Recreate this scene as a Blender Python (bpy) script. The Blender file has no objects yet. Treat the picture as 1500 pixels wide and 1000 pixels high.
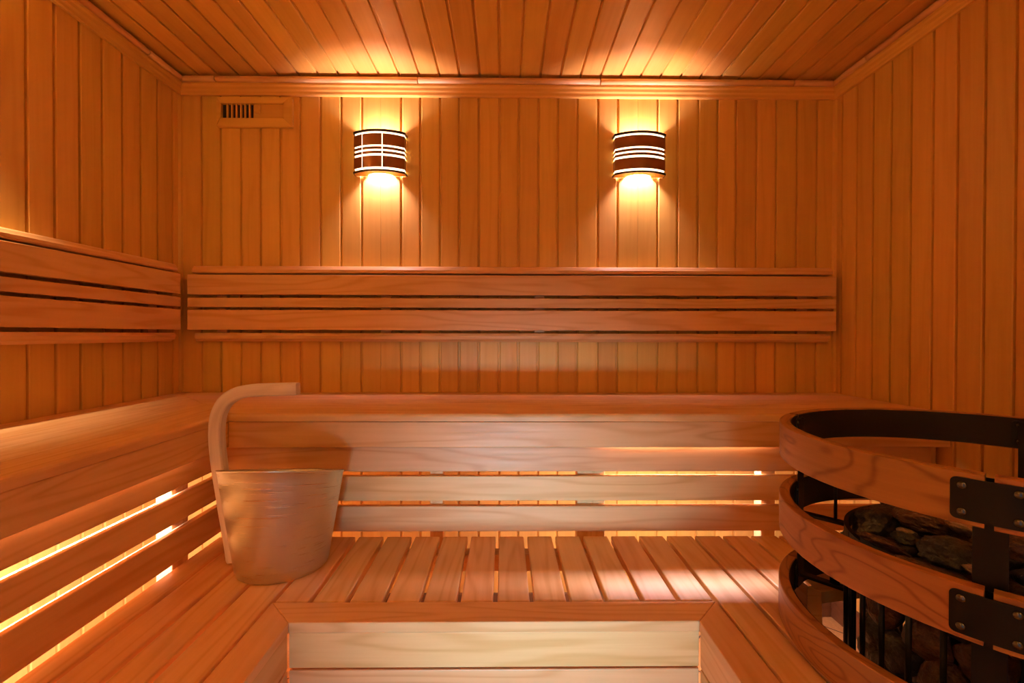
import bpy, bmesh, math, random
from mathutils import Vector, Matrix, noise
random.seed(7)
PI = math.pi
S = bpy.context.scene
C = S.collection

# ------------------------------------------------------------------ camera
ZC = 1.16                       # eye height above the floor
YAW, ROLL, PITCH = 0.010, 0.002, 0.0073
cam = bpy.data.cameras.new('camera')
cam.sensor_width = 36.0
cam.lens = 36.0 * 685.0 / 1500.0
cam.shift_x = 0.0021
cam.shift_y = -0.0033
cam.clip_start = 0.02
co = bpy.data.objects.new('camera', cam)
C.objects.link(co)
f = Vector((math.sin(YAW) * math.cos(PITCH), math.cos(YAW) * math.cos(PITCH), -math.sin(PITCH)))
r = Vector((math.cos(YAW), -math.sin(YAW), 0))
u = r.cross(f)
r2 = math.cos(ROLL) * r + math.sin(ROLL) * u
u2 = -math.sin(ROLL) * r + math.cos(ROLL) * u
co.matrix_world = Matrix(((r2.x, u2.x, -f.x, 0), (r2.y, u2.y, -f.y, 0), (r2.z, u2.z, -f.z, ZC), (0, 0, 0, 1)))
S.camera = co

# ------------------------------------------------------------------ view, world, door fill light
S.view_settings.view_transform = 'Standard'
S.view_settings.look = 'None'
S.view_settings.gamma = 1.0
S.view_settings.use_curve_mapping = False
S.view_settings.exposure = 0.27
try:
    S.cycles.max_bounces = 10
    S.cycles.diffuse_bounces = 8
    S.cycles.sample_clamp_indirect = 6.0
except Exception:
    pass

w = bpy.data.worlds.new('world')
S.world = w
w.use_nodes = True
w.node_tree.nodes['Background'].inputs[0].default_value = (0.75, 0.85, 1.0, 1)
w.node_tree.nodes['Background'].inputs[1].default_value = 0.3

DOOR_FILL_P = 1.9
LAMP_P = 17.0
LAMP_C = (1.0, 0.64, 0.78)
UNDER_P = 50.0
UNDER_C = (1.0, 0.78, 0.92)

def light(name, typ, loc, power, col, **kw):
    l = bpy.data.lights.new(name, typ)
    l.energy = power
    l.color = col
    rot = kw.pop('rot', None)
    for k, v in kw.items():
        setattr(l, k, v)
    o = bpy.data.objects.new(name, l)
    C.objects.link(o)
    o.location = loc
    if rot: o.rotation_euler = rot
    return o

# added narrow fill light, aimed low through the unseen door behind the viewer
light('door_fill_light', 'AREA', (0.0, -1.0, 0.435), DOOR_FILL_P, (0.50, 0.71, 1.0), rot=(PI / 2 + math.radians(2), 0, math.radians(-2)),
      shape='RECTANGLE', size=0.40, size_y=0.20, spread=math.radians(34))

# ------------------------------------------------------------------ materials
def new_mat(name):
    m = bpy.data.materials.new(name)
    m.use_nodes = True
    nt = m.node_tree
    b = nt.nodes['Principled BSDF']
    return m, nt, b

def N(nt, t, **kw):
    n = nt.nodes.new(t)
    for k, v in kw.items():
        setattr(n, k, v)
    return n

def math_node(nt, op, a, b=None, c=None):
    n = N(nt, 'ShaderNodeMath', operation=op)
    for i, v in enumerate((a, b, c)):
        if v is None: continue
        if isinstance(v, (int, float)): n.inputs[i].default_value = v
        else: nt.links.new(v, n.inputs[i])
    return n.outputs[0]

def wood(name, axis, light_c, dark_c, rough=0.42, rings=6.0, ringmix=0.35, vary=0.22, uv=False, bump=0.12, scale=1.0, coat=0.0, across=7.0, spec=0.5, along=0.9, power=3.5):
    m, nt, b = new_mat(name)
    L = nt.links
    tc = N(nt, 'ShaderNodeTexCoord')
    at = N(nt, 'ShaderNodeAttribute', attribute_name='rnd')
    src = tc.outputs['UV'] if uv else tc.outputs['Object']
    off = N(nt, 'ShaderNodeVectorMath', operation='MULTIPLY')
    comb = N(nt, 'ShaderNodeCombineXYZ')
    for i, k in enumerate((13.7, 29.1, 41.3)):
        L.new(math_node(nt, 'MULTIPLY', at.outputs['Fac'], k), comb.inputs[i])
    add = N(nt, 'ShaderNodeVectorMath', operation='ADD')
    L.new(src, add.inputs[0]); L.new(comb.outputs[0], add.inputs[1])
    def mapped(along, across):
        mp = N(nt, 'ShaderNodeMapping')
        sc = [across] * 3
        sc['XYZ'.index(axis)] = along
        mp.inputs['Scale'].default_value = [s * scale for s in sc]
        L.new(add.outputs[0], mp.inputs['Vector'])
        return mp.outputs[0]
    n1 = N(nt, 'ShaderNodeTexNoise'); n1.inputs['Scale'].default_value = 1.0; n1.inputs['Detail'].default_value = 2.0
    L.new(mapped(along, across), n1.inputs['Vector'])
    b.inputs['Specular IOR Level'].default_value = spec
    ring = math_node(nt, 'MULTIPLY', n1.outputs[0], rings * 2 * PI)
    ring = math_node(nt, 'SINE', ring)
    ring = math_node(nt, 'MULTIPLY_ADD', ring, 0.5, 0.5)
    ring = math_node(nt, 'POWER', ring, power)
    n2 = N(nt, 'ShaderNodeTexNoise'); n2.inputs['Scale'].default_value = 1.0; n2.inputs['Detail'].default_value = 5.0
    n2.inputs['Roughness'].default_value = 0.65
    L.new(mapped(2.5, 90.0), n2.inputs['Vector'])
    n3 = N(nt, 'ShaderNodeTexNoise'); n3.inputs['Scale'].default_value = 1.0; n3.inputs['Detail'].default_value = 3.0
    L.new(mapped(1.6, 9.0), n3.inputs['Vector'])
    # grain amount
    fine = N(nt, 'ShaderNodeMapRange'); fine.inputs[1].default_value = 0.38; fine.inputs[2].default_value = 0.72
    L.new(n2.outputs[0], fine.inputs[0])
    g = math_node(nt, 'MULTIPLY', ring, ringmix)
    g2 = math_node(nt, 'MULTIPLY', fine.outputs[0], 0.22)
    g = math_node(nt, 'ADD', g, g2)
    g3 = math_node(nt, 'MULTIPLY_ADD', n3.outputs[0], 0.36, -0.10)
    g = math_node(nt, 'ADD', g, g3)
    mix = N(nt, 'ShaderNodeMix', data_type='RGBA')
    mix.inputs['A'].default_value = (*light_c, 1); mix.inputs['B'].default_value = (*dark_c, 1)
    cl = math_node(nt, 'MINIMUM', math_node(nt, 'MAXIMUM', g, 0.0), 1.0)
    L.new(cl, mix.inputs['Factor'])
    hsv = N(nt, 'ShaderNodeHueSaturation')
    L.new(mix.outputs['Result'], hsv.inputs['Color'])
    fr = math_node(nt, 'FRACT', math_node(nt, 'MULTIPLY', at.outputs['Fac'], 7.31))
    L.new(math_node(nt, 'MULTIPLY_ADD', fr, vary, 1.0 - vary * 0.5), hsv.inputs['Value'])
    fr2 = math_node(nt, 'FRACT', math_node(nt, 'MULTIPLY', at.outputs['Fac'], 19.7))
    L.new(math_node(nt, 'MULTIPLY_ADD', fr2, 0.016, 0.492), hsv.inputs['Hue'])
    L.new(hsv.outputs[0], b.inputs['Base Color'])
    rr = math_node(nt, 'MULTIPLY_ADD', fine.outputs[0], 0.14, rough - 0.05)
    L.new(rr, b.inputs['Roughness'])
    b.inputs['Coat Weight'].default_value = coat
    b.inputs['Coat Roughness'].default_value = 0.3
    bp = N(nt, 'ShaderNodeBump'); bp.inputs['Strength'].default_value = bump; bp.inputs['Distance'].default_value = 0.001
    L.new(n2.outputs[0], bp.inputs['Height']); L.new(bp.outputs[0], b.inputs['Normal'])
    return m

WL, WD = (0.72, 0.455, 0.105), (0.55, 0.295, 0.048)
BL, BD = (0.77, 0.50, 0.23), (0.58, 0.29, 0.085)
WALL = {a: wood('wall_wood_' + a, a, WL, WD, rough=0.45, rings=5, ringmix=0.22, vary=0.2, across=9.0, spec=0.4) for a in 'XYZ'}
BENCH = {a: wood('bench_wood_' + a, a, BL, BD, rough=0.40, rings=9, ringmix=0.42, vary=0.12, across=10.0, spec=0.35) for a in 'XYZ'}
RING = wood('ring_wood', 'X', (0.40, 0.17, 0.045), (0.15, 0.045, 0.010), rough=0.42, rings=14, ringmix=0.5, uv=True, vary=0.1, across=9.0, along=2.6, power=7.0, spec=0.35)
HANDLE = wood('handle_wood', 'X', (0.88, 0.84, 0.78), (0.55, 0.48, 0.42), rough=0.5, rings=5, ringmix=0.3, uv=True, scale=2.0)

def plain(name, col, rough=0.5, metal=0.0, bumpscale=None, bstr=0.2, spec=0.5):
    m, nt, b = new_mat(name)
    n = N(nt, 'ShaderNodeTexNoise'); n.inputs['Scale'].default_value = bumpscale or 40
    n.inputs['Detail'].default_value = 4
    tc = N(nt, 'ShaderNodeTexCoord'); nt.links.new(tc.outputs['Object'], n.inputs['Vector'])
    mx = N(nt, 'ShaderNodeMix', data_type='RGBA')
    mx.inputs['A'].default_value = (*[c * 0.85 for c in col], 1); mx.inputs['B'].default_value = (*[min(1, c * 1.15) for c in col], 1)
    nt.links.new(n.outputs[0], mx.inputs['Factor']); nt.links.new(mx.outputs['Result'], b.inputs['Base Color'])
    b.inputs['Roughness'].default_value = rough; b.inputs['Metallic'].default_value = metal
    b.inputs['Specular IOR Level'].default_value = spec
    if bumpscale:
        bp = N(nt, 'ShaderNodeBump'); bp.inputs['Strength'].default_value = bstr; bp.inputs['Distance'].default_value = 0.002
        nt.links.new(n.outputs[0], bp.inputs['Height']); nt.links.new(bp.outputs[0], b.inputs['Normal'])
    return m

BLACK = plain('black_steel', (0.005, 0.005, 0.005), 0.38, 0.0, 300, 0.08, spec=0.18)
BOLT = plain('bolt_steel', (0.10, 0.10, 0.10), 0.25, 1.0)
LINER = plain('ring_liner', (0.012, 0.006, 0.004), 0.6, 0.0, spec=0.2)
DARK = plain('vent_dark', (0.01, 0.006, 0.004), 0.8)
SHADE = plain('lamp_shade_bronze', (0.34, 0.16, 0.085), 0.28, 0.7)
RIM = plain('lamp_rim_dark', (0.05, 0.018, 0.010), 0.4, 0.5)
LEDBODY = plain('led_body', (0.6, 0.6, 0.58), 0.4, 0.3)
CREST = plain('steel_post', (0.03, 0.028, 0.026), 0.4, 0.8)

def emit(name, col, s):
    m, nt, b = new_mat(name)
    b.inputs['Base Color'].default_value = (0.8, 0.8, 0.8, 1)
    b.inputs['Emission Color'].default_value = (*col, 1)
    b.inputs['Emission Strength'].default_value = s
    return m
DIFF = emit('lamp_diffuser', (1.0, 0.72, 0.42), 3.2)
BULB = emit('lamp_bulb', (1.0, 0.78, 0.5), 12.0)
LED = emit('led_strip', (1.0, 0.72, 0.42), 8.0)

def metal_bucket():
    m, nt, b = new_mat('brushed_metal')
    L = nt.links
    tc = N(nt, 'ShaderNodeTexCoord')
    mp = N(nt, 'ShaderNodeMapping'); mp.inputs['Scale'].default_value = (7, 480, 1)
    L.new(tc.outputs['UV'], mp.inputs['Vector'])
    n = N(nt, 'ShaderNodeTexNoise'); n.inputs['Scale'].default_value = 1; n.inputs['Detail'].default_value = 6
    L.new(mp.outputs[0], n.inputs['Vector'])
    mr = N(nt, 'ShaderNodeMapRange'); mr.inputs[1].default_value = 0.3; mr.inputs[2].default_value = 0.7
    mr.inputs[3].default_value = 0.24; mr.inputs[4].default_value = 0.50
    L.new(n.outputs[0], mr.inputs[0]); L.new(mr.outputs[0], b.inputs['Roughness'])
    b.inputs['Base Color'].default_value = (0.68, 0.70, 0.60, 1)
    b.inputs['Metallic'].default_value = 1.0
    b.inputs['Anisotropic'].default_value = 0.6
    tg = N(nt, 'ShaderNodeTangent', direction_type='RADIAL', axis='Z')
    L.new(tg.outputs[0], b.inputs['Tangent'])
    bp = N(nt, 'ShaderNodeBump'); bp.inputs['Strength'].default_value = 0.55; bp.inputs['Distance'].default_value = 0.0008
    L.new(n.outputs[0], bp.inputs['Height']); L.new(bp.outputs[0], b.inputs['Normal'])
    return m
METAL = metal_bucket()

def stone_mat(name, a, c):
    m, nt, b = new_mat(name)
    L = nt.links
    tc = N(nt, 'ShaderNodeTexCoord')
    n = N(nt, 'ShaderNodeTexNoise'); n.inputs['Scale'].default_value = 45; n.inputs['Detail'].default_value = 10; n.inputs['Roughness'].default_value = 0.8
    L.new(tc.outputs['Object'], n.inputs['Vector'])
    cr = N(nt, 'ShaderNodeValToRGB')
    cr.color_ramp.elements[0].position = 0.35; cr.color_ramp.elements[0].color = (*a, 1)
    cr.color_ramp.elements[1].position = 0.75; cr.color_ramp.elements[1].color = (*c, 1)
    L.new(n.outputs[0], cr.inputs[0]); L.new(cr.outputs[0], b.inputs['Base Color'])
    b.inputs['Roughness'].default_value = 0.36
    n2 = N(nt, 'ShaderNodeTexNoise'); n2.inputs['Scale'].default_value = 90; n2.inputs['Detail'].default_value = 8
    L.new(tc.outputs['Object'], n2.inputs['Vector'])
    bp = N(nt, 'ShaderNodeBump'); bp.inputs['Strength'].default_value = 1.0; bp.inputs['Distance'].default_value = 0.007
    L.new(n2.outputs[0], bp.inputs['Height']); L.new(bp.outputs[0], b.inputs['Normal'])
    return m
ST_DARK = stone_mat('stone_dark', (0.003, 0.003, 0.004), (0.034, 0.034, 0.044))
ST_GREY = stone_mat('stone_grey', (0.006, 0.006, 0.008), (0.075, 0.074, 0.095))
ST_BROWN = stone_mat('stone_brown', (0.022, 0.010, 0.007), (0.20, 0.095, 0.060))
ST_PALE = stone_mat('stone_pale', (0.16, 0.11, 0.09), (0.55, 0.42, 0.36))

def tile_mat():
    m, nt, b = new_mat('floor_tile')
    L = nt.links
    tc = N(nt, 'ShaderNodeTexCoord')
    mp = N(nt, 'ShaderNodeMapping'); mp.inputs['Rotation'].default_value = (0, 0, PI / 4); mp.inputs['Location'].default_value = (0.03, 0.02, 0)
    L.new(tc.outputs['Object'], mp.inputs['Vector'])
    br = N(nt, 'ShaderNodeTexBrick'); br.offset = 0.0
    br.inputs['Scale'].default_value = 1.0
    br.inputs['Brick Width'].default_value = 0.30; br.inputs['Row Height'].default_value = 0.30
    br.inputs['Mortar Size'].default_value = 0.003
    br.inputs['Color1'].default_value = (0.72, 0.38, 0.12, 1); br.inputs['Color2'].default_value = (0.66, 0.34, 0.10, 1)
    br.inputs['Mortar'].default_value = (0.10, 0.05, 0.025, 1)
    L.new(mp.outputs[0], br.inputs['Vector'])
    n = N(nt, 'ShaderNodeTexNoise'); n.inputs['Scale'].default_value = 120; n.inputs['Detail'].default_value = 5
    L.new(tc.outputs['Object'], n.inputs['Vector'])
    mx = N(nt, 'ShaderNodeMix', data_type='RGBA', blend_type='MULTIPLY'); mx.inputs['Factor'].default_value = 0.4
    L.new(br.outputs[0], mx.inputs['A']); L.new(n.outputs[0], mx.inputs['B'])
    L.new(mx.outputs['Result'], b.inputs['Base Color'])
    b.inputs['Roughness'].default_value = 0.6
    return m
TILE = tile_mat()

def glass_mat():
    m, nt, b = new_mat('door_glass')
    nt.nodes.remove(b)
    out = nt.nodes['Material Output']
    t = N(nt, 'ShaderNodeBsdfTransparent'); t.inputs[0].default_value = (0.93, 0.97, 0.95, 1)
    g = N(nt, 'ShaderNodeBsdfGlossy'); g.inputs['Roughness'].default_value = 0.02
    fr = N(nt, 'ShaderNodeFresnel'); fr.inputs[0].default_value = 1.45
    mx = N(nt, 'ShaderNodeMixShader')
    nt.links.new(fr.outputs[0], mx.inputs[0]); nt.links.new(t.outputs[0], mx.inputs[1]); nt.links.new(g.outputs[0], mx.inputs[2])
    nt.links.new(mx.outputs[0], out.inputs[0])
    return m
GLASS = glass_mat()

# ------------------------------------------------------------------ mesh helpers
def newbm():
    bm = bmesh.new()
    bm.faces.layers.float.new('rnd')
    bm.loops.layers.uv.new('UVMap')
    return bm

def add_box(bm, x0, x1, y0, y1, z0, z1, bev=0.002, seg=2, rnd=None, xf=None):
    t = bmesh.new()
    bmesh.ops.create_cube(t, size=1.0)
    for v in t.verts:
        v.co = Vector(((x0 + x1) / 2 + v.co.x * (x1 - x0), (y0 + y1) / 2 + v.co.y * (y1 - y0), (z0 + z1) / 2 + v.co.z * (z1 - z0)))
    if bev > 0:
        bmesh.ops.bevel(t, geom=list(t.edges), offset=bev, segments=seg, profile=0.5, affect='EDGES')
    merge(bm, t, rnd, xf)

def merge(bm, t, rnd=None, xf=None, smooth=False):
    rl = bm.faces.layers.float['rnd']
    rv = random.random() if rnd is None else rnd
    mp = {}
    for v in t.verts:
        mp[v] = bm.verts.new(xf @ v.co if xf else v.co)
    uvs = t.loops.layers.uv.active
    uvd = bm.loops.layers.uv.active
    for fc in t.faces:
        try:
            nf = bm.faces.new([mp[v] for v in fc.verts])
        except ValueError:
            continue
        nf[rl] = rv
        nf.smooth = smooth or fc.smooth
        if uvs:
            for a, b_ in zip(fc.loops, nf.loops):
                b_[uvd].uv = a[uvs].uv
    t.free()

def add_prism(bm, poly, axis, a0, a1, bev=0.0, rnd=None, xf=None):
    """poly: 2D points; extruded along axis from a0 to a1 (axis Z: poly is xy; Y: xz; X: yz)"""
    t = bmesh.new()
    def P(p, a):
        return {'Z': (p[0], p[1], a), 'Y': (p[0], a, p[1]), 'X': (a, p[0], p[1])}[axis]
    A = [t.verts.new(P(p, a0)) for p in poly]
    B = [t.verts.new(P(p, a1)) for p in poly]
    n = len(poly)
    t.faces.new(A[::-1]); t.faces.new(B)
    for i in range(n):
        t.faces.new((A[i], A[(i + 1) % n], B[(i + 1) % n], B[i]))
    bmesh.ops.recalc_face_normals(t, faces=list(t.faces))
    if bev > 0:
        bmesh.ops.bevel(t, geom=list(t.edges), offset=bev, segments=2, profile=0.5, affect='EDGES')
    merge(bm, t, rnd, xf)

def add_rings(bm, rings, closed=True, cap=True, smooth=True, rnd=0.5, uvf=None):
    """skin successive rings of points"""
    rl = bm.faces.layers.float['rnd']; ul = bm.loops.layers.uv.active
    V = [[bm.verts.new(p) for p in rg] for rg in rings]
    n = len(rings[0])
    fs = []
    for i in range(len(V) - 1):
        for j in range(n if closed else n - 1):
            k = (j + 1) % n
            fc = bm.faces.new((V[i][j], V[i][k], V[i + 1][k], V[i + 1][j]))
            fc[rl] = rnd; fc.smooth = smooth; fs.append(fc)
            if uvf:
                for lp, (a, b_) in zip(fc.loops, ((i, j), (i, j + 1), (i + 1, j + 1), (i + 1, j))):
                    lp[ul].uv = uvf(a, b_)
    if cap:
        for rg, rev in ((V[0], True), (V[-1], False)):
            fc = bm.faces.new(rg[::-1] if rev else rg); fc[rl] = rnd; fs.append(fc)
    return fs

def add_cyl(bm, p0, p1, rad, seg=16, rnd=0.5, smooth=True, rad1=None):
    p0 = Vector(p0); p1 = Vector(p1)
    d = (p1 - p0).normalized()
    a = d.orthogonal().normalized(); b_ = d.cross(a)
    def rg(p, q): return [p + a * q * math.cos(2 * PI * i / seg) + b_ * q * math.sin(2 * PI * i / seg) for i in range(seg)]
    add_rings(bm, [rg(p0, rad), rg(p1, rad if rad1 is None else rad1)], smooth=smooth, rnd=rnd)

def obj(name, bm, mat, parent=None, loc=None):
    """link bm (world coordinates) as one mesh with its origin at the centre of its bounds"""
    bmesh.ops.recalc_face_normals(bm, faces=list(bm.faces))
    vs = [v.co for v in bm.verts]
    if loc is None:
        c = Vector([(min(v[i] for v in vs) + max(v[i] for v in vs)) / 2 for i in range(3)])
        if parent is None: c.z = min(v.z for v in vs)
    else:
        c = Vector(loc)
    bmesh.ops.translate(bm, verts=bm.verts, vec=-c)
    me = bpy.data.meshes.new(name)
    bm.to_mesh(me); bm.free()
    me.materials.append(mat)
    o = bpy.data.objects.new(name, me)
    C.objects.link(o)
    base = Vector((0, 0, 0))
    p = parent
    while p:
        base += p.location; p = p.parent
    o.location = c - base
    if parent: o.parent = parent
    return o

def tag(o, label=None, cat=None, group=None, kind=None):
    for k, v in (('label', label), ('category', cat), ('group', group), ('kind', kind)):
        if v: o[k] = v
    return o

def thing(name, label, cat, loc, group=None):
    o = bpy.data.objects.new(name, None)
    o.empty_display_size = 0.05
    C.objects.link(o); o.location = loc
    return tag(o, label, cat, group)

def arc(cx, cy, r, a0, a1, n):
    return [(cx + r * math.cos(a0 + (a1 - a0) * i / n), cy + r * math.sin(a0 + (a1 - a0) * i / n)) for i in range(n + 1)]

# ------------------------------------------------------------------ room shell
XL, XR, YB, YF = -1.322, 1.358, 1.918, -0.75
ZCEIL = ZC + 1.045
P = 0.0813

def boarded(seams, lo, hi, thin=()):
    """profile of tongue and groove boards: list of (s, depth) from lo to hi"""
    pts = [(lo, 0.0)]
    for i, s in enumerate(seams):
        if s in thin:
            pts += [(s - 0.0014, 0), (s - 0.0006, 0.002), (s + 0.0006, 0.002), (s + 0.0014, 0)]
        else:
            pts += [(s - 0.0070, 0), (s - 0.0050, 0.0018), (s - 0.0044, 0.0085), (s + 0.0024, 0.0085), (s + 0.0034, 0.0022), (s + 0.0062, 0)]
    pts.append((hi, 0.0))
    return pts

def panel_wall(name, mapper, seams, lo, hi, a0, a1, mat, thin=()):
    """one mesh; every board gets its own random grain"""
    bm = newbm(); rl = bm.faces.layers.float['rnd']
    pts = boarded(seams, lo, hi, thin)
    A = [bm.verts.new(mapper(s, d, a0)) for s, d in pts]
    B = [bm.verts.new(mapper(s, d, a1)) for s, d in pts]
    k = 0; rv = [random.random() for _ in range(len(seams) + 2)]
    for i in range(len(pts) - 1):
        mid = (pts[i][0] + pts[i + 1][0]) / 2
        k = sum(1 for s in seams if s not in thin and s < mid)
        fc = bm.faces.new((A[i], A[i + 1], B[i + 1], B[i])); fc[rl] = rv[k]
    # thickness behind
    Ab = [bm.verts.new(mapper(s, 0.03, a0)) for s in (lo, hi)]
    Bb = [bm.verts.new(mapper(s, 0.03, a1)) for s in (lo, hi)]
    bm.faces.new((Ab[0], Ab[1], Bb[1], Bb[0]))
    bm.faces.new((A[0], B[0], Bb[0], Ab[0])); bm.faces.new((A[-1], B[-1], Bb[1], Ab[1]))
    bm.faces.new(A + [Ab[1], Ab[0]]); bm.faces.new(B + [Bb[1], Bb[0]])
    return tag(obj(name, bm, mat), kind='structure')

back_seams = [-1.2342, -1.1556, -1.0745, -0.9942, -0.9154, -0.8338, -0.7522, -0.6691, -0.5859, -0.5082, -0.4249, -0.347, -0.2663,
              -0.1884, -0.1076, -0.0239, 0.0543, 0.1353, 0.2136, 0.2947, 0.3788, 0.4601, 0.5420, 0.6257, 0.7072, 0.7915,
              0.8718, 0.9479, 1.0324, 1.1129, 1.1993, 1.2824]
thin = (-0.5082, 0.5420)
panel_wall('wall_back', lambda s, d, a: (s, YB + d, a), back_seams, XL - 0.04, XR + 0.04, 0, ZCEIL, WALL['Z'], thin)
ys = [1.8772 - 0.0812 * k for k in range(33)]
ls = sorted(y for y in ys if y > YF + 0.02)
panel_wall('wall_left', lambda s, d, a: (XL - d, s, a), ls, YF - 0.03, YB + 0.006, 0, ZCEIL, WALL['Z'])
ys = [1.8013 + 0.0808 - 0.0808 * k for k in range(34)]
rs = sorted(y for y in ys if y > YF + 0.02)
panel_wall('wall_right', lambda s, d, a: (XR + d, s, a), rs, YF - 0.03, YB + 0.006, 0, ZCEIL, WALL['Z'])
cs = sorted([-0.347 - 0.0812 * k for k in range(1, 12)] + [-0.347 + 0.0812 * k for k in range(0, 21)])
panel_wall('ceiling', lambda s, d, a: (s, a, ZCEIL + d), cs, XL - 0.03, XR + 0.03, YF - 0.03, YB + 0.03, WALL['Y'])

bm = newbm(); add_box(bm, XL - 0.03, XR + 0.03, YF - 0.03, YB + 0.03, -0.03, 0.0, 0)
tag(obj('floor', bm, TILE), kind='structure')

BASE = wood('baseboard_wood', 'X', (0.16, 0.065, 0.022), (0.07, 0.025, 0.008), rough=0.5)
for nm_, bb in (('baseboard_back', (XL + 0.014, XR - 0.014, YB - 0.014, YB - 0.0005)), ('baseboard_left', (XL + 0.0005, XL + 0.013, YF, YB - 0.0005)), ('baseboard_right', (XR - 0.013, XR - 0.0005, YF, YB - 0.0005))):
    bm = newbm(); add_box(bm, *bb, 0.0, 0.10, 0.002); tag(obj(nm_, bm, BASE), kind='structure')

# front wall behind the viewer with a glass door
DX0, DX1, DZ = -0.42, 0.48, 1.95
bm = newbm()
def board_run(x0, x1, z0, z1):
    n = max(1, round((x1 - x0) / P)); st = (x1 - x0) / n
    for i in range(n):
        add_box(bm, x0 + i * st + 0.002, x0 + (i + 1) * st - 0.002, YF - 0.02, YF, z0, z1, 0.003)
    add_box(bm, x0, x1, YF - 0.035, YF - 0.015, z0, z1, 0)
board_run(XL, DX0, 0, ZCEIL); board_run(DX1, XR, 0, ZCEIL); board_run(DX0, DX1, DZ, ZCEIL)
tag(obj('wall_front', bm, WALL['Z']), kind='structure')
bm = newbm()
add_box(bm, DX0, DX0 + 0.06, YF - 0.04, YF + 0.015, 0, DZ, 0.003)
add_box(bm, DX1 - 0.06, DX1, YF - 0.04, YF + 0.015, 0, DZ, 0.003)
add_box(bm, DX0 + 0.06, DX1 - 0.06, YF - 0.04, YF + 0.015, DZ - 0.06, DZ, 0.003)
dr = tag(obj('door_1', bm, BENCH['Z']), kind='structure')
bm = newbm(); add_box(bm, DX0 + 0.06, DX1 - 0.06, YF - 0.014, YF - 0.006, 0.01, DZ - 0.06, 0)
obj('glass_pane', bm, GLASS, dr)
bm = newbm(); add_cyl(bm, (DX1 - 0.12, YF + 0.04, 0.95), (DX1 - 0.12, YF + 0.04, 1.2), 0.014)
add_cyl(bm, (DX1 - 0.12, YF - 0.008, 0.98), (DX1 - 0.12, YF + 0.04, 0.98), 0.007); add_cyl(bm, (DX1 - 0.12, YF - 0.008, 1.17), (DX1 - 0.12, YF + 0.04, 1.17), 0.007)
obj('door_handle', bm, BENCH['Z'], dr)

# crown mouldings: a cove strip against the wall and a half-round rod under the ceiling
cove = [(0, 0.966), (0.010, 0.966), (0.013, 0.970), (0.0135, 0.980), (0.017, 0.986), (0.018, 0.996), (0.022, 1.002), (0.022, 1.010), (0, 1.010)]
def crown(name, which):
    bm = newbm()
    pf = [(d, ZC + z) for d, z in cove]
    if which == 'back': add_prism(bm, [(YB - d, z) for d, z in pf], 'X', XL, XR)
    if which == 'left': add_prism(bm, [(XL + d, z) for d, z in pf], 'Y', YF, YB)
    if which == 'right': add_prism(bm, [(XR - d, z) for d, z in pf], 'Y', YF, YB)
    tag(obj(name, bm, WALL['X' if which == 'back' else 'Y']), kind='structure')
crown('trim_1', 'back'); crown('trim_2', 'left'); crown('trim_3', 'right')
def rod(name, which, cuts):
    bm = newbm(); z = ZC + 1.024; R_ = 0.0125; off = 0.020
    for a, b_ in zip(cuts[:-1], cuts[1:]):
        a += 0.0015; b_ -= 0.0015
        n = 14
        rings = []
        for t, q in ((a, 0.8), (a + 0.002, 1), (b_ - 0.002, 1), (b_, 0.8)):
            rg = []
            for i in range(n):
                c, s = math.cos(2 * PI * i / n) * R_ * q, math.sin(2 * PI * i / n) * R_ * q
                if which == 'back': rg.append((t, YB - off + c, z + s))
                elif which == 'left': rg.append((XL + off + c, t, z + s))
                else: rg.append((XR - off + c, t, z + s))
            rings.append(rg)
        add_rings(bm, rings, rnd=random.random())
    tag(obj(name, bm, BENCH['X' if which == 'back' else 'Y']), kind='structure')
rod('trim_4', 'back', [XL + 0.02, -1.165, -0.354, 0.383, 1.17, XR - 0.02])
rod('trim_5', 'left', [YF, 0.35, 1.72, YB - 0.02])
rod('trim_6', 'right', [YF, 0.5, 1.72, YB - 0.02])
# upright quarter strips in the two back corners
for i, x in ((7, XL), (8, XR)):
    bm = newbm(); s = 1 if x < 0 else -1
    add_prism(bm, [(x, YB), (x + s * 0.012, YB), (x + s * 0.009, YB - 0.009), (x, YB - 0.012)], 'Z', 0.93, ZC + 0.966)
    tag(obj('trim_%d' % i, bm, WALL['Z']), kind='structure')

# ------------------------------------------------------------------ benches
UT = ZC - 0.2366      # upper bench top
LT = ZC - 0.615       # lower bench top
UX, UY = -0.822, 1.396
t_ = 0.0225

def board(name, par, x0, x1, y0, y1, z0, z1, ax, bev=0.0025):
    bm = newbm(); add_box(bm, x0, x1, y0, y1, z0, z1, bev)
    return obj(name, bm, BENCH[ax], par)

def mitre_planks(bm, pl, axis_fn, z0, z1):
    pass

back = thing('upper_bench', 'long upper wooden bench across the back wall below the two wall lamps', 'bench', (0.25, 1.65, 0))
left = thing('upper_bench', 'upper wooden bench along the left wall with brightly lit gaps between its boards', 'bench', (-1.07, 0.6, 0))
YEND = -0.45
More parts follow.
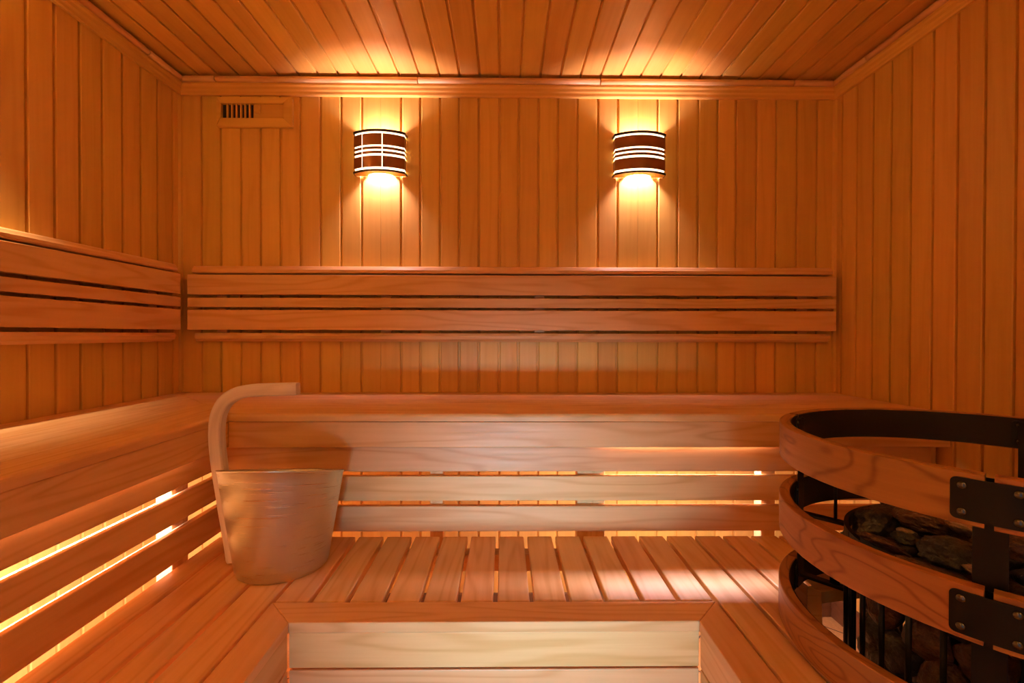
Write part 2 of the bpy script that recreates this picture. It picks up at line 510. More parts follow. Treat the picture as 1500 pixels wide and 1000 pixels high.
# seat tops: planks mitred in the corner
npl = 5
for who, bmat in ((back, 'X'), (left, 'Y')):
    bm = newbm()
    W = YB - 0.004 - UY; st = W / npl
    for i in range(npl):
        e0, e1 = i * st + (0 if i == 0 else 0.0006), (i + 1) * st - 0.0006    # distance in from the front edge
        if who is back:
            a, b_ = UY + e0, UY + e1
            poly = [(UX - e0 + 0.0006, a), (XR - 0.004, a), (XR - 0.004, b_), (UX - e1 + 0.0006, b_)]
        else:
            a, b_ = UX - e0, UX - e1
            if b_ < XL + 0.004: b_ = XL + 0.004
            poly = [(a, YEND), (a, UY + e0 - 0.0006), (b_, UY + (UX - b_) - 0.0006), (b_, YEND)]
        t = bmesh.new()
        A = [t.verts.new((x, y, UT - t_)) for x, y in poly]; B = [t.verts.new((x, y, UT)) for x, y in poly]
        t.faces.new(A[::-1]); t.faces.new(B)
        for k in range(4): t.faces.new((A[k], A[(k + 1) % 4], B[(k + 1) % 4], B[k]))
        bmesh.ops.recalc_face_normals(t, faces=list(t.faces))
        if i == 0:
            ed = [e for e in t.edges if all((abs(v.co.y - UY) < 0.001 if who is back else abs(v.co.x - UX) < 0.001) for v in e.verts) and all(v.co.z > UT - 0.001 for v in e.verts)]
            bmesh.ops.bevel(t, geom=ed, offset=0.011, segments=4, profile=0.5, affect='EDGES')
        else:
            bmesh.ops.bevel(t, geom=[e for e in t.edges if all(v.co.z > UT - 0.001 for v in e.verts)], offset=0.0008, segments=1, affect='EDGES')
        merge(bm, t)
    obj('seat_top', bm, BENCH[bmat], who)
# fascia boards  (z relative to eye)
fz = [(-0.2615, -0.3385, 0.004), (-0.3370, -0.4195, 0.034), (-0.4335, -0.5095, 0.034), (-0.5255, -0.6035, 0.034)]
fzl = [(-0.2615, -0.3385, 0.004), (-0.318, -0.404, 0.034), (-0.423, -0.493, 0.034), (-0.514, -0.596, 0.034)]
for (zt, zb, rc), (lt_, lb_, _) in zip(fz, fzl):
    y = UY + rc; x = UX - rc
    board('fascia_board', back, x + 0.001, XR - 0.005 - rc, y, y + 0.019, ZC + zb, ZC + zt, 'X')
    board('fascia_board', left, x - 0.019, x, YEND, y + (0.019 if rc > 0.01 else 0.018), ZC + lb_, ZC + lt_, 'Y')
# posts behind the fascia
for x0, x1 in ((-0.232, -0.192), (0.225, 0.312), (0.80, 0.845), (-0.80, -0.76)):
    board('post', back, x0, x1, UY + 0.054, UY + 0.096, LT - 0.50, UT - t_, 'Z')
board('post', back, XR - 0.05, XR - 0.006, UY + 0.054, UY + 0.096, LT - 0.50, UT - t_, 'Z')
for y0, y1 in ((1.235, 1.30), (0.45, 0.50), (-0.40, -0.35)):
    board('post', left, UX - 0.096, UX - 0.054, y0, y1, 0.045, UT - t_, 'Z')
for x in (-0.212, 0.268, 0.822):
    board('bearer', back, x - 0.015, x + 0.015, UY + 0.097, YB - 0.003, UT - t_ - 0.06, UT - t_ - 0.0005, 'Y')

# under-bench light strips
def led(name, label, p0, p1, power):
    c = (Vector(p0) + Vector(p1)) / 2
    o = thing(name, label, 'light strip', c)
    bm = newbm()
    w2 = 0.011
    if abs(p0[0] - p1[0]) > abs(p0[1] - p1[1]): bx = (p0[0], p1[0], c.y - w2, c.y + w2); L_ = p1[0] - p0[0]; rot = (0, 0, 0)
    else: bx = (c.x - w2, c.x + w2, p0[1], p1[1]); L_ = p1[1] - p0[1]; rot = (0, 0, PI / 2)
    add_box(bm, *bx, c.z + 0.004, c.z + 0.014, 0.001); obj('housing', bm, LEDBODY, o)
    bm = newbm(); add_box(bm, bx[0] + .002, bx[1] - .002, bx[2] + .002, bx[3] - .002, c.z, c.z + 0.004, 0.001); obj('diffuser', bm, LED, o)
    light(name + '_light', 'AREA', (c.x, c.y, c.z - 0.002), power, UNDER_C, rot=rot, shape='RECTANGLE', size=L_, size_y=0.02)
led('light_strip', 'slim light strip under the left upper bench', (-0.925, -0.35, UT - t_ - 0.0145), (-0.925, 1.22, UT - t_ - 0.0145), UNDER_P)
led('light_strip', 'slim light strip hidden under the right half of the back bench', (0.325, 1.488, UT - t_ - 0.0145), (0.79, 1.488, UT - t_ - 0.0145), UNDER_P * 0.17)

# lower bench ------------------------------------------------------
low = thing('lower_bench', 'low slatted wooden bench wrapping three sides in front of the upper benches', 'bench', (0.0, 1.2, 0))
FY, RY = 0.997, 1.074       # front rail edges (across)
LX0, LX1 = -0.5335, -0.461  # left rail
RX0, RX1 = 0.419, 0.4895    # right rail
HX, HY = 0.9284, 0.8617     # heater centre
LY0, RY0 = -0.45, 0.28
HOLE = 0.332
cut = bmesh.new()
oct_ = [(HX + HOLE * math.cos(math.radians(124 + 45 * k)), HY + HOLE * math.sin(math.radians(124 + 45 * k))) for k in range(8)]
A = [cut.verts.new((x, y, LT - 0.5)) for x, y in oct_]; B = [cut.verts.new((x, y, LT + 0.1)) for x, y in oct_]
cut.faces.new(A[::-1]); cut.faces.new(B)
for k in range(8): cut.faces.new((A[k], A[(k + 1) % 8], B[(k + 1) % 8], B[k]))
bmesh.ops.recalc_face_normals(cut, faces=list(cut.faces))
cme = bpy.data.meshes.new('tmp_cut'); cut.to_mesh(cme); cut.free()
cob = bpy.data.objects.new('tmp_cut', cme); C.objects.link(cob)
bm = newbm()
def slat(x0, x1, y0, y1):
    add_box(bm, x0, x1, y0, y1, LT - t_, LT, 0.003)
g = 0.0055
YS = UY + 0.034 - 0.006      # slats stop just short of the fascia boards
for a, b_ in ((LX0, -0.6285), (-0.6285, -0.712), (-0.712, -0.800), (-0.800, -0.872)):
    slat(b_ + g, a - g, LY0, YS if b_ > -0.86 else YS)
xs = [-0.4550 + 0.0878 * k for k in range(0, 11)]
n_mid = 12; stp = (RX1 - LX0) / n_mid
for k in range(n_mid):
    slat(LX0 + k * stp + g - (0.0 if k else 0.0), LX0 + (k + 1) * stp - g, RY + 0.0025, YS)
x = RX1
while x < XR - 0.03:
    x2 = min(x + 0.0865, XR - 0.004)
    slat(x + g, x2 - g * 0.6, RY0, YS); x = x2
deck = obj('slatted_seat', bm, BENCH['Y'], low)
md = deck.modifiers.new('b', 'BOOLEAN'); md.operation = 'DIFFERENCE'; md.object = cob; md.solver = 'EXACT'
bpy.context.view_layer.update()
dg = bpy.context.evaluated_depsgraph_get()
nm = bpy.data.meshes.new_from_object(deck.evaluated_get(dg))
deck.modifiers.clear(); deck.data = nm
bpy.data.objects.remove(cob)
# octagonal trim round the heater opening
for k in range(8):
    a0, a1 = math.radians(124 + 45 * k), math.radians(124 + 45 * (k + 1))
    ri = 0.300
    poly = [(HX + q * math.cos(a), HY + q * math.sin(a)) for q, a in ((HOLE - .001, a0 + .002), (HOLE - .001, a1 - .002), (ri, a1 - .002), (ri, a0 + .002))]
    bm = newbm(); add_prism(bm, poly, 'Z', LT - 0.030, LT - 0.0005, 0.0015)
    obj('opening_trim', bm, BENCH['X'], low)
# mitred rails
def rail(poly, ax):
    bm = newbm()
    add_prism(bm, poly, 'Z', LT - t_, LT, 0.0022)
    obj('front_rail', bm, BENCH[ax], low)
e = 0.0006
rail([(LX1 + e, FY), (RX0 - e, FY), (RX1 - e, RY), (LX0 + e, RY)], 'X')
rail([(LX1, LY0), (LX1, FY - 0.0), (LX0, RY), (LX0, LY0)], 'Y')
rail([(RX0, RY0), (RX1, RY0), (RX1, RY), (RX0, FY)], 'Y')
# lower fascia boards
fc = [(-0.0232, -0.1000), (-0.1045, -0.1830), (-0.190, -0.2680), (-0.275, -0.353), (-0.360, -0.438)]
for zt, zb in fc:
    board('fascia_board', low, LX1 - 0.001, RX0 + 0.001, FY + 0.003, FY + 0.022, LT + zb, LT + zt, 'X')
    board('fascia_board', low, LX1 - 0.0215, LX1 - 0.0025, LY0, FY + 0.002, LT + zb, LT + zt, 'Y')
    board('fascia_board', low, RX0 + 0.0025, RX0 + 0.0215, RY0, FY + 0.002, LT + zb, LT + zt, 'Y')
# bearers and posts of the lower bench
for y in (RY + 0.02, YS - 0.05):
    board('bearer', low, LX0 - 0.335, HX - 0.36 if y < HY + .36 else XR - 0.01, y - 0.02, y + 0.02, LT - t_ - 0.05, LT - t_ - 0.0005, 'X')
for x in (LX1 - 0.07, RX0 + 0.035):
    for y in (LY0 + 0.1 if x < 0 else RY0 + .05, FY - 0.07):
        board('post', low, x, x + 0.035, y, y + 0.035, 0, LT - t_ - 0.0005, 'Z')

# ------------------------------------------------------------------ backrests
def backrest(label, which, a0, a1):
    """a0..a1 run along the wall; d = distance out from the wall"""
    o = thing('backrest', label, 'backrest', (0.05, YB - 0.02, ZC - 0.04) if which == 'X' else (XL + 0.02, 0.6, ZC - 0.04))
    mt = BENCH[which]
    def bx(nm, s0, s1, d0, d1, z0, z1, bev=0.002):
        bm = newbm()
        if which == 'X': add_box(bm, s0, s1, YB - d1, YB - d0, ZC + z0, ZC + z1, bev)
        else: add_box(bm, XL + d0, XL + d1, s0, s1, ZC + z0, ZC + z1, bev)
        return obj(nm, bm, mt, o)
    def rail_(nm, prof, s0, s1, cham):
        bm = newbm(); n = len(prof)
        # front bottom corners chamfered at both ends
        rings = []
        for s, q in ((s0, 1), (s0 + cham, 0), (s1 - cham, 0), (s1, 1)):
            rg = []
            for d, z in prof:
                dd = d if not (q and d > 0.02) else 0.02
                rg.append((s, YB - dd, ZC + z) if which == 'X' else (XL + dd, s, ZC + z))
            rings.append(rg)
        add_rings(bm, rings, smooth=False, rnd=random.random())
        return obj(nm, bm, mt, o)
    rail_('top_rail', [(0.0005, 0.243), (0.048, 0.243), (0.052, 0.247), (0.052, 0.256), (0.044, 0.268), (0.036, 0.272), (0.0005, 0.272)], a0 + 0.012, a1 - 0.008, 0.006)
    for zt, zb in ((0.236, 0.157), (0.1445, 0.107), (0.0965, 0.0170)):
        bx('backrest_board', a0, a1, 0.020, 0.054, zb, zt)
    rail_('bottom_rail', [(0.0005, -0.029), (0.030, -0.029), (0.040, -0.022), (0.047, -0.018), (0.050, -0.006), (0.046, 0.0045), (0.0005, 0.0045)], a0 + 0.012, a1 - 0.008, 0.014)
    L_ = a1 - a0
    for q in (0.045, 0.30, 0.54, 0.955):
        s = a0 + q * L_
        bx('batten', s - 0.02, s + 0.02, 0.0005, 0.0195, 0.006, 0.241, 0.001)
    return o
backrest('long slatted wooden backrest on the back wall beneath the lamps', 'X', -1.259, 1.3295)
backrest('slatted wooden backrest running along the left wall', 'Y', YEND, 1.842)

# ------------------------------------------------------------------ vent
VX0, VX1, VZ0, VZ1 = -1.163, -0.860, ZC + 0.835, ZC + 0.954
v = thing('vent', 'small wooden wall vent with a sliding cover below the ceiling at upper left', 'vent', ((VX0 + VX1) / 2, YB, VZ0))
IX0, IX1, IZ0, IZ1 = -1.146, -0.896, ZC + 0.870, ZC + 0.929
F0 = 0.020
def vframe(p4):
    bm = newbm(); t = bmesh.new()
    (o0, o1, i1, i0) = p4
    ya, yb, yc = YB - 0.0005, YB - F0, YB - F0 + 0.006
    A = [t.verts.new((p[0], ya, p[1])) for p in p4]
    B = [t.verts.new((p[0], yy, p[1])) for p, yy in zip(p4, (yb, yb, yb, yb))]
    t.faces.new(A); t.faces.new(B[::-1])
    for k in range(4): t.faces.new((A[k], A[(k + 1) % 4], B[(k + 1) % 4], B[k]))
    bmesh.ops.recalc_face_normals(t, faces=list(t.faces))
    bmesh.ops.bevel(t, geom=list(t.edges), offset=0.002, segments=2, affect='EDGES')
    merge(bm, t)
    return bm
fr = newbm()
for p4, ax in ((((VX0, VZ1), (VX1, VZ1), (IX1, IZ1), (IX0, IZ1)), 'X'), (((VX1, VZ0), (VX0, VZ0), (IX0, IZ0), (IX1, IZ0)), 'X'),
               (((VX0, VZ0), (VX0, VZ1), (IX0, IZ1), (IX0, IZ0)), 'Z'), (((VX1, VZ1), (VX1, VZ0), (IX1, IZ0), (IX1, IZ1)), 'Z')):
    b2 = vframe(p4); me = bpy.data.meshes.new('t'); b2.to_mesh(me); b2.free(); fr.from_mesh(me); bpy.data.meshes.remove(me)
obj('frame', fr, WALL['X'], v)
bm = newbm(); add_box(bm, IX0, IX1, YB - 0.003, YB - 0.0005, IZ0, IZ1, 0); obj('duct_shade', bm, DARK, v)  # flat near-black sheet, painted as the shade inside the open vent
for px in (334.5, 341, 347.8, 354, 360.3, 366.8):
    x = -1.146 + (px - 326.5) * 0.002768
    bm = newbm(); add_box(bm, x - 0.003, x + 0.003, YB - 0.013, YB - 0.003, IZ0, IZ1, 0.0008); obj('slat', bm, WALL['Z'], v)
bm = newbm(); add_box(bm, -1.018, IX1 - 0.001, YB - 0.014, YB - 0.004, IZ0 + 0.001, IZ1 - 0.001, 0.0015)
sl = obj('sliding_cover', bm, WALL['X'], v)
bm = newbm(); add_box(bm, -1.010, -0.987, YB - 0.026, YB - 0.0142, IZ0 + 0.019, IZ1 - 0.006, 0.003); obj('knob', bm, WALL['Z'], sl)

# ------------------------------------------------------------------ wall lamps
def sconce(cx, label, vertical, place=None, gain=1.0):
    z0, z1 = ZC + 0.643, ZC + 0.808
    o = thing('wall_lamp', label, 'lamp', (cx, YB, z0), 'curved wall lamps on the back wall')
    W, ys, yf = 0.1015, 0.034, 0.068      # half width, shoulder depth, front depth
    Rr = (W * W + (yf - ys) ** 2) / (2 * (yf - ys)); cyy = yf - Rr
    am = math.asin(W / Rr)
    def arcpts(extra, n=24, half=1.0):
        return [(cx + (Rr + extra) * math.sin(am * half * (2 * i / n - 1)), YB - (cyy + (Rr + extra) * math.cos(am * half * (2 * i / n - 1)))) for i in range(n + 1)]
    def band(name, za, zb, mat, ex=0.0, th=0.0015, half=1.0, sides=False, a_from=None, a_to=None):
        bm = newbm()
        out = arcpts(ex, half=half); inn = arcpts(ex - th, half=half)
        if not sides and half == 1.0 and mat is SHADE:
            out = [(cx - W, YB - 0.001)] + out + [(cx + W, YB - 0.001)]
            inn = [(cx - W + 0.0015, YB - 0.001)] + inn + [(cx + W - 0.0015, YB - 0.001)]
        if sides:
            out = [(cx - W - 0.004, YB - 0.001)] + out + [(cx + W + 0.004, YB - 0.001)]
            inn = [(cx - W - 0.002, YB - 0.001)] + inn + [(cx + W + 0.002, YB - 0.001)]
        poly = out + inn[::-1]
        add_prism(bm, poly, 'Z', za, zb)
        return obj(name, bm, mat, o)
    def zz(y): return ZC + (490 - y) * 1.845 / 685 - 0.0005
    band('rim', zz(193.2), z1, RIM, 0.003, 0.004, sides=True)
    band('rim', z0, zz(248.3), RIM, 0.003, 0.004, sides=True)
    spans = [('shade_panel', 195.8, 212.4), ('shade_band', 215.0, 218.8), ('shade_band', 221.4, 225.2), ('shade_panel', 228.4, 244.6)]
    for nm, ya, yb in spans:
        if not vertical:
            band(nm, zz(yb), zz(ya), SHADE)
        else:
            bm = newbm()
            full = [(cx - W, YB - 0.001)] + arcpts(0, 60) + [(cx + W, YB - 0.001)]; inn = [(cx - W + 0.0015, YB - 0.001)] + arcpts(-0.0015, 60) + [(cx + W - 0.0015, YB - 0.001)]
            for i0, i1 in ((0, 13), (14, 36), (37, 62)):
                add_prism(bm, full[i0:i1 + 1] + inn[i0:i1 + 1][::-1], 'Z', zz(yb), zz(ya))
            obj(nm, bm, SHADE, o)
    # frosted glass inside
    bm = newbm()
    a = [(cx - W + 0.003, YB - 0.001)] + arcpts(-0.005, half=0.985) + [(cx + W - 0.003, YB - 0.001)]; b_ = [(cx - W + 0.005, YB - 0.001)] + arcpts(-0.0075, half=0.965) + [(cx + W - 0.005, YB - 0.001)]
    add_prism(bm, a + b_[::-1], 'Z', z0 + 0.004, z1 - 0.004); obj('diffuser', bm, DIFF, o)
    # end plates with a round notch; light leaves up and down through them
    for zp, nm, hr in ((z0 + 0.001, 'bottom_plate', 0.052), (z1 - 0.005, 'top_plate', 0.072)):
        ap = arcpts(-0.0025)
        notch = [(cx + hr * math.cos(t), YB - 0.0015 - (0.78 if hr < 0.06 else 0.8) * hr * math.sin(t)) for t in [PI * k / 20 for k in range(21)]]
        poly = [(cx - W - 0.001, YB - 0.0015)] + ap + [(cx + W + 0.001, YB - 0.0015)] + notch
        bm = newbm(); add_prism(bm, poly, 'Z', zp, zp + 0.003); obj(nm, bm, WALL['X'] if nm[0] == 'b' else RIM, o)
    bm = newbm(); add_box(bm, cx - 0.05, cx + 0.05, YB - 0.006, YB - 0.0005, z0 + 0.03, z1 - 0.03, 0.001); obj('backplate', bm, LEDBODY, o)
    bm = newbm(); add_cyl(bm, (cx, YB - 0.006, z0 + 0.07), (cx, YB - 0.025, z0 + 0.07), 0.012); obj('bulb_holder', bm, LEDBODY, o)
    bm = newbm(); t = bmesh.new(); bmesh.ops.create_uvsphere(t, u_segments=16, v_segments=10, radius=0.014)
    bmesh.ops.translate(t, verts=t.verts, vec=(cx, YB - 0.035, z0 + 0.075)); merge(bm, t, smooth=True); bl = obj('bulb', bm, BULB, o)
    bl.visible_shadow = True
    for dz, pw in ((0.112, 0.4), (0.052, 0.6)):
        lo_ = light('wall_lamp_light', 'POINT', (0, -0.032, dz), LAMP_P * pw * gain, LAMP_C if gain == 1.0 else (1.0, 0.72, 0.48), shadow_soft_size=0.012)
        lo_.parent = o
    if place:
        o.location = place[0]; o.rotation_euler = (0, 0, place[1])
sconce(-0.506, 'curved bronze wall lamp left of centre, with fine upright slits', True)
sconce(0.5425, 'curved bronze wall lamp right of centre, nearer the heater', False)
# left-wall lamp beside the viewer; two unseen front-wall lamps added to raise ambient light
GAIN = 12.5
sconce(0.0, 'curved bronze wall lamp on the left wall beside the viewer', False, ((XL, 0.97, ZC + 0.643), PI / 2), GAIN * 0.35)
sconce(0.0, 'added unseen fill lamp with a curved bronze shade on the front wall left of the glass door', False, ((-0.90, YF, ZC + 0.643), PI), GAIN)
sconce(0.0, 'added unseen fill lamp with a curved bronze shade on the front wall right of the glass door', False, ((0.92, YF, ZC + 0.643), PI), GAIN)

# ------------------------------------------------------------------ bucket
BX, BY = -0.595, 1.258
bk = thing('bucket', 'brushed metal sauna bucket with a bent wooden handle on the lower bench', 'bucket', (BX, BY, LT))
bm = newbm(); n = 72
def hgt(th, q):  # the rim is cut on a slope, higher towards the viewer
    return q * (0.2515 - 0.041 * math.sin(th))
prof = [(0.0, 0.012), (0.100, 0.0), (0.1115, 0.0)] 
outer = [(0.112, 0.004), (0.1135, 0.016), (0.1150, 0.03)] + [(0.115 + 0.037 * k / 14, 0.03 + 0.94 * k / 14) for k in range(1, 15)] + [(0.1533, 0.985), (0.1545, 0.995), (0.1538, 1.0)]
inner = [(0.1515, 0.998), (0.1505, 0.97), (0.113, 0.04), (0.108, 0.025)]
R_all = []; V_all = []
for rad, q in [(0.02, 0.004 / .25), (0.100, 0.004 / .25), (0.104, 0.0), (0.110, 0.0)] + outer + inner + [(0.02, 0.025)]:
    R_all.append([(BX + rad * math.cos(2 * PI * i / n), BY + rad * math.sin(2 * PI * i / n), LT + hgt(2 * PI * i / n, q)) for i in range(n)])
    V_all.append(q * 0.25)
add_rings(bm, R_all, cap=True, uvf=lambda i, j: (j / n * 0.85, V_all[i]))
obj('bucket_body', bm, METAL, bk)
# handle
def ppx(px, py, Y=BY): return Vector(((px - 740) * Y / 685, 0, (490 - py) * Y / 685))
ctrl = [ppx(*q) for q in ((345.5, 821), (341, 790), (336, 760), (330.5, 725), (325, 690), (321, 655), (320, 630), (323, 607), (333, 588), (350, 576.5), (370, 572), (400, 570.5), (438, 569.5))]
path = []
for i in range(len(ctrl) - 1):
    p0 = ctrl[max(0, i - 1)]; p1 = ctrl[i]; p2 = ctrl[i + 1]; p3 = ctrl[min(len(ctrl) - 1, i + 2)]
    for k in range(5):
        t = k / 5
        path.append(0.5 * ((2 * p1) + (-p0 + p2) * t + (2 * p0 - 5 * p1 + 4 * p2 - p3) * t * t + (-p0 + 3 * p1 - 3 * p2 + p3) * t ** 3))
path.append(ctrl[-1])
rings = []; Ls = [0]
hw, hd, ch = 0.0165, 0.0145, 0.003
for i, p in enumerate(path):
    d = (path[min(i + 1, len(path) - 1)] - path[max(i - 1, 0)]).normalized()
    nrm = Vector((d.z, 0, -d.x))
    if i: Ls.append(Ls[-1] + (p - path[i - 1]).length)
    q = 0.93 if i in (0, len(path) - 1) else 1
    rg = []
    for a, b_ in ((-hw + ch, -hd), (hw - ch, -hd), (hw, -hd + ch), (hw, hd - ch), (hw - ch, hd), (-hw + ch, hd), (-hw, hd - ch), (-hw, -hd + ch)):
        c = p + nrm * a * q
        rg.append((c.x, BY + b_ * q, ZC + c.z))
    rings.append(rg)
vv = [0, .03, .035, .06, .065, .095, .10, .13, .135]
bm = newbm(); add_rings(bm, rings, smooth=False, uvf=lambda i, j: (Ls[i], vv[j]))
obj('handle', bm, HANDLE, bk)

# ------------------------------------------------------------------ heater
ht = thing('sauna_heater', 'black round tower sauna heater with an upright rod basket of stones', 'heater', (HX, HY, 0))
RB = 0.236
def pol(rr, deg, z): return (HX + rr * math.cos(math.radians(deg)), HY + rr * math.sin(math.radians(deg)), z)
def hoop(name, par, r0, r1, z0, z1, mat, a0=0, a1=360, n=96, bev=0):
    bm = newbm(); full = (a1 - a0) >= 360
    rings = []
    m_ = n if not full else n
    for i in range(m_ + (0 if full else 1)):
        a = a0 + (a1 - a0) * i / m_
        if bev:
            rings.append([pol(q, a, z) for q, z in ((r0, z0 + bev), (r0 + bev, z0), (r1 - bev, z0), (r1, z0 + bev), (r1, z1 - bev), (r1 - bev, z1), (r0 + bev, z1), (r0, z1 - bev))])
        else:
            rings.append([pol(r0, a, z0), pol(r1, a, z0), pol(r1, a, z1), pol(r0, a, z1)])
    if full: rings.append(rings[0])
    k = len(rings[0])
    vlut = [0, .003, .022, .026, .095, .098, .118, .12, .195] if bev else [0, .03, .1, .13, .2]
    add_rings(bm, rings, cap=not full, smooth=False, rnd=random.random(), uvf=lambda i, j: (math.radians(a0 + (a1 - a0) * i / m_) * r1, vlut[j]))
    if full: bmesh.ops.remove_doubles(bm, verts=bm.verts, dist=1e-6)
    return obj(name, bm, mat, par)
ZB0 = ZC - 0.80
bm = newbm(); add_rings(bm, [[pol(q, 360 * i / 64, z) for i in range(64)] for q, z in ((0.215, 0.0), (0.225, 0.006), (0.225, ZB0 - 0.006), (0.219, ZB0))], smooth=False)
obj('base_cabinet', bm, BLACK, ht)
bm = newbm(); add_cyl(bm, pol(0, 0, ZB0), pol(0, 0, ZC - 0.46), 0.125, 40); obj('core', bm, BLACK, ht)
hoop('basket_hoop', ht, RB - 0.004, RB + 0.004, ZC - 0.425, ZC - 0.400, BLACK)
hoop('basket_hoop', ht, RB - 0.004, RB + 0.004, ZB0, ZB0 + 0.025, BLACK)
for k in range(30):
    a = 12 * k + 3
    bm = newbm(); add_cyl(bm, pol(RB - 0.0005, a, ZB0 + 0.002), pol(RB - 0.0005, a, ZC - 0.402), 0.0048, 10); obj('basket_rod', bm, BLACK, ht)
hoop('basket_plate', ht, RB + 0.0042, RB + 0.007, ZC - 0.465, ZC - 0.390, BLACK, 172, 203, 16)
hoop('basket_plate', ht, RB + 0.0042, RB + 0.009, ZC - 0.80, ZC - 0.39, BLACK, 228, 243, 10)

gd = thing('heater_guard', 'round guard of three stacked curved wooden rings bolted around the black heater', 'heater guard', (HX, HY, LT + 0.006))
RO, TH = 0.3606, 0.0226
rz = [(-0.190, 0.0735), (-0.3478, 0.0764), (-0.5350, 0.0735)]
J = [35.5, 131, 221, 311]
def xf_at(deg, rr, z):
    a = math.radians(deg)
    return Matrix.Translation(Vector(pol(rr, deg, z))) @ Matrix.Rotation(a, 4, 'Z')   # local x outward, y tangential
for zt, H in rz:
    z1 = ZC + zt; z0 = z1 - H; zm = (z0 + z1) / 2
    for q in range(4):
        dg_ = 0.75
        seg = hoop('guard_ring', gd, RO - TH + 0.002, RO, z0, z1, RING, J[q] + dg_, (J + [395.5])[q + 1] - dg_, 60, 0.0015)
        hoop('liner', seg, RO - TH, RO - TH + 0.0019, z0 + 0.002, z1 - 0.002, LINER, J[q] + dg_ + .3, (J + [395.5])[q + 1] - dg_ - .3, 60)
    for j in J:
        pl = None
        for side, r_, wd in ((1, RO + 0.0005, 6.2), (-1, RO - TH - 0.0035, 5.0)):
            # curved plate with rounded corners
            bm = newbm(); rc = 0.007; hh = 0.029 if H < .075 else .030
            ra = RO + .0004 if side > 0 else RO - TH - 0.0030
            rb = ra + 0.0026
            half = math.radians(wd) * ra
            prof = []
            for cxs, czs, aa in ((half - rc, hh - rc, 0), (-half + rc, hh - rc, 90), (-half + rc, -hh + rc, 180), (half - rc, -hh + rc, 270)):
                for k in range(6):
                    t = math.radians(aa + 18 * k); prof.append((cxs + rc * math.cos(t), czs + rc * math.sin(t)))
            # grid the plate so it follows the curve
            cols = sorted(set([round(p[0], 6) for p in prof] + [round(-half + rc + (2 * half - 2 * rc) * k / 8, 6) for k in range(9)]))
            rings = []
            for s in cols:
                if abs(s) <= half - rc + 1e-9: h_ = hh
                else:
                    dx = abs(s) - (half - rc); h_ = hh - rc + math.sqrt(max(rc * rc - dx * dx, 1e-10))
                a = j + math.degrees(s / ra)
                rings.append([pol(ra, a, zm - h_), pol(rb, a, zm - h_), pol(rb, a, zm + h_), pol(ra, a, zm + h_)])
            add_rings(bm, rings, smooth=False)
            pl = obj('joint_plate', bm, BLACK, gd)
            for s in (-1, 1):
                for zz_ in (-1, 1):
                    bm = newbm(); X = xf_at(j + s * math.degrees((half - 0.012) / ra), rb if side > 0 else ra, zm + zz_ * (hh - 0.0105))
                    t = bmesh.new(); bmesh.ops.create_uvsphere(t, u_segments=16, v_segments=10, radius=0.0058)
                    for v_ in t.verts: v_.co.x *= 0.55
                    merge(bm, t, xf=X, smooth=True); obj('bolt', bm, BOLT, pl)
for j in J:
    bm = newbm()
    add_box(bm, -0.003, 0.0, -0.018, 0.018, ZC - 0.60, ZC - 0.200, 0.0008, xf=xf_at(j, RO - TH - 0.0035, 0))
    st_ = obj('strap', bm, BLACK, gd)
    for z in (-0.425, -0.572):
        bm = newbm(); add_box(bm, RB + 0.008 - (RO - TH), -0.007, -0.010, 0.010, ZC + z - 0.0035, ZC + z + 0.0035, 0.001, xf=xf_at(j, RO - TH, 0))
        ar = obj('arm', bm, BLACK, gd)
    bm = newbm(); add_cyl(bm, pol(0.262, j, ZC - 0.42), pol(0.262, j, ZC - 0.325), 0.0035, 10); obj('pin', bm, BLACK, gd)
    bm = newbm(); add_cyl(bm, pol(0.262, j, ZC - 0.567), pol(0.262, j, ZC - 0.552), 0.011, 6, smooth=False); obj('nut', bm, BOLT, gd)

# ------------------------------------------------------------------ stones
def stone(center, size, rot, mat, seed, label, group, sub=3, sharp=0.35):
    bm = newbm(); t = bmesh.new()
    bmesh.ops.create_icosphere(t, subdivisions=sub, radius=1.0)
    so = Vector((seed * 3.1, seed * 1.7, seed * 0.9))
    rot = Matrix.Rotation(rot[2], 3, 'Z') @ Matrix.Rotation(rot[1], 3, 'Y') @ Matrix.Rotation(rot[0], 3, 'X')
    rnd_ = random.Random(seed)
    planes = [(Vector((rnd_.gauss(0, 1), rnd_.gauss(0, 1), rnd_.gauss(0, 1))).normalized(), rnd_.uniform(0.62, 0.9)) for _ in range(9)]
    for v_ in t.verts:
        p = v_.co.normalized()
        q = p * (1 + 0.16 * noise.noise(p * 1.3 + so))
        for nn, dd in planes:
            e_ = q.dot(nn) - dd
            if e_ > 0: q -= nn * e_ * 0.85
        q += p * (0.10 * noise.noise(p * 3.5 + so) + 0.06 * noise.noise(p * 9 + so) + 0.03 * noise.noise(p * 22 + so))
        v_.co = rot @ Vector((q.x * size[0], q.y * size[1], q.z * size[2]))
    bmesh.ops.translate(t, verts=t.verts, vec=center)
    merge(bm, t, smooth=True)
    o = obj('stone', bm, mat)
    tag(o, label, 'stone', group)
    return o
def sp(px, py, Y): return Vector(((px - 740) * Y / 685, Y, ZC + (490 - py) * Y / 685))
G1 = 'loose stones heaped on top of the heater'
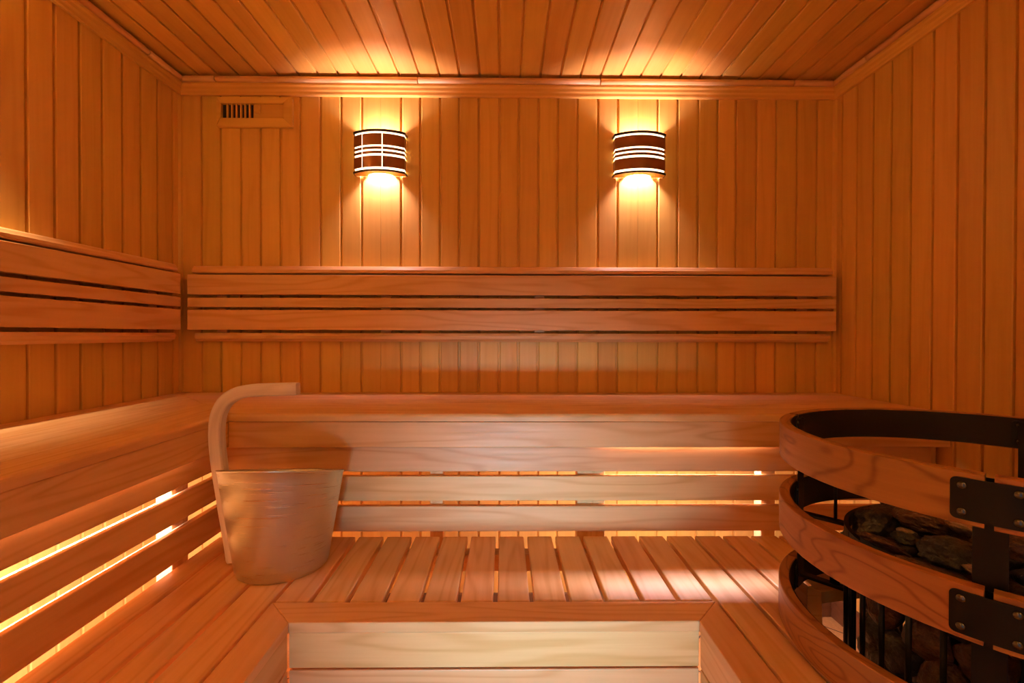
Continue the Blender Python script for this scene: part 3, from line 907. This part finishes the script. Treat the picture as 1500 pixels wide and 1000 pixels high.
top = [
 ((1292, 768, 0.99), (0.062, 0.05, 0.036), (0.1, -0.2, 0.3), ST_DARK, 'large rough black stone at the left end of the heap'),
 ((1304, 803, 0.905), (0.064, 0.045, 0.015), (-0.25, 0.42, -0.1), ST_BROWN, 'flat reddish brown speckled stone leaning at the front left of the heap'),
 ((1408, 815, 0.80), (0.066, 0.045, 0.027), (0.1, 0.15, 0.2), ST_GREY, 'broad dark grey stone just left of the black strap'),
 ((1372, 768, 0.93), (0.070, 0.05, 0.028), (0.0, 0.22, 0.1), ST_BROWN, 'long brown stone right under the top ring, behind the grey one'),
 ((1335, 755, 1.02), (0.055, 0.05, 0.030), (0.2, 0.1, 1.0), ST_DARK, 'black stone at the back of the heap under the top ring'),
 ((1338, 792, 0.90), (0.030, 0.022, 0.014), (0.0, 0.2, 0.0), ST_DARK, 'small black stone in the hollow between the brown and grey stones'),
 ((1336, 781, 0.915), (0.020, 0.014, 0.006), (0.0, 0.25, 0.0), ST_PALE, 'tiny pale pinkish chip in the middle of the heap'),
 ((1372, 843, 0.775), (0.070, 0.04, 0.018), (0.0, 0.28, 0.0), ST_BROWN, 'long dark brown stone along the front edge of the heap'),
 ((1424, 777, 0.87), (0.034, 0.03, 0.012), (0.0, 0.3, 0.0), ST_PALE, 'pale cracked stone sliver peeking out under the top ring left of the strap'),
 ((1500, 800, 0.74), (0.045, 0.04, 0.030), (0.3, 0.1, 0.4), ST_BROWN, 'reddish brown stone right of the black strap'),
 ((1438, 838, 0.745), (0.020, 0.015, 0.008), (0.0, 0.2, 0.0), ST_PALE, 'small pale chip beside the black strap below the grey stone'),
 ((1262, 790, 0.99), (0.030, 0.03, 0.022), (0.2, 0.1, 0.4), ST_DARK, 'small black stone tucked at the far left rim of the basket'),
]
for i, (q, sz, rt, mt, lb) in enumerate(top):
    stone(sp(*q), sz, rt, mt, 11 + i, lb, G1, sub=5)
# the rest of the heap, packed under and behind
k = 0
rg = random.Random(5)
for (rr, n_, z) in ((0.17, 10, -0.425), (0.09, 6, -0.405), (0.0, 1, -0.40)):
    for i in range(n_):
        a = 360 * i / n_ + 17
        mt = rg.choice([ST_DARK, ST_DARK, ST_GREY])
        stone(Vector(pol(rr, a, ZC + z - 0.01 * rg.random())), (0.045 + 0.008 * rg.random(), 0.038, 0.024), (rg.uniform(-.4, .4), rg.uniform(-.3, .3), rg.uniform(0, 6)), mt, 60 + k,
              'dark rough stone filling the heap beneath the larger top stones', 'filler stones in the heap'); k += 1
for layer in range(5):
    z = ZC - 0.475 - layer * 0.062
    for i in range(14):
        a = 360 * (i + 0.5 * (layer % 2)) / 14 + rg.uniform(-3, 3)
        if abs((a - 223 + 180) % 360 - 180) > 105: continue      # far side of the basket, never seen
        mt = rg.choice([ST_BROWN, ST_GREY, ST_BROWN, ST_DARK, ST_GREY])
        R3 = math.radians(a)
        stone(Vector(pol(0.182, a, z)), (0.034, 0.043, 0.036 + 0.006 * rg.random()), (rg.uniform(-.5, .5), rg.uniform(-.2, .2), R3), mt, 120 + k,
              'rough dark grey or brown stone packed behind the upright rods of the basket', 'stones behind the basket rods'); k += 1
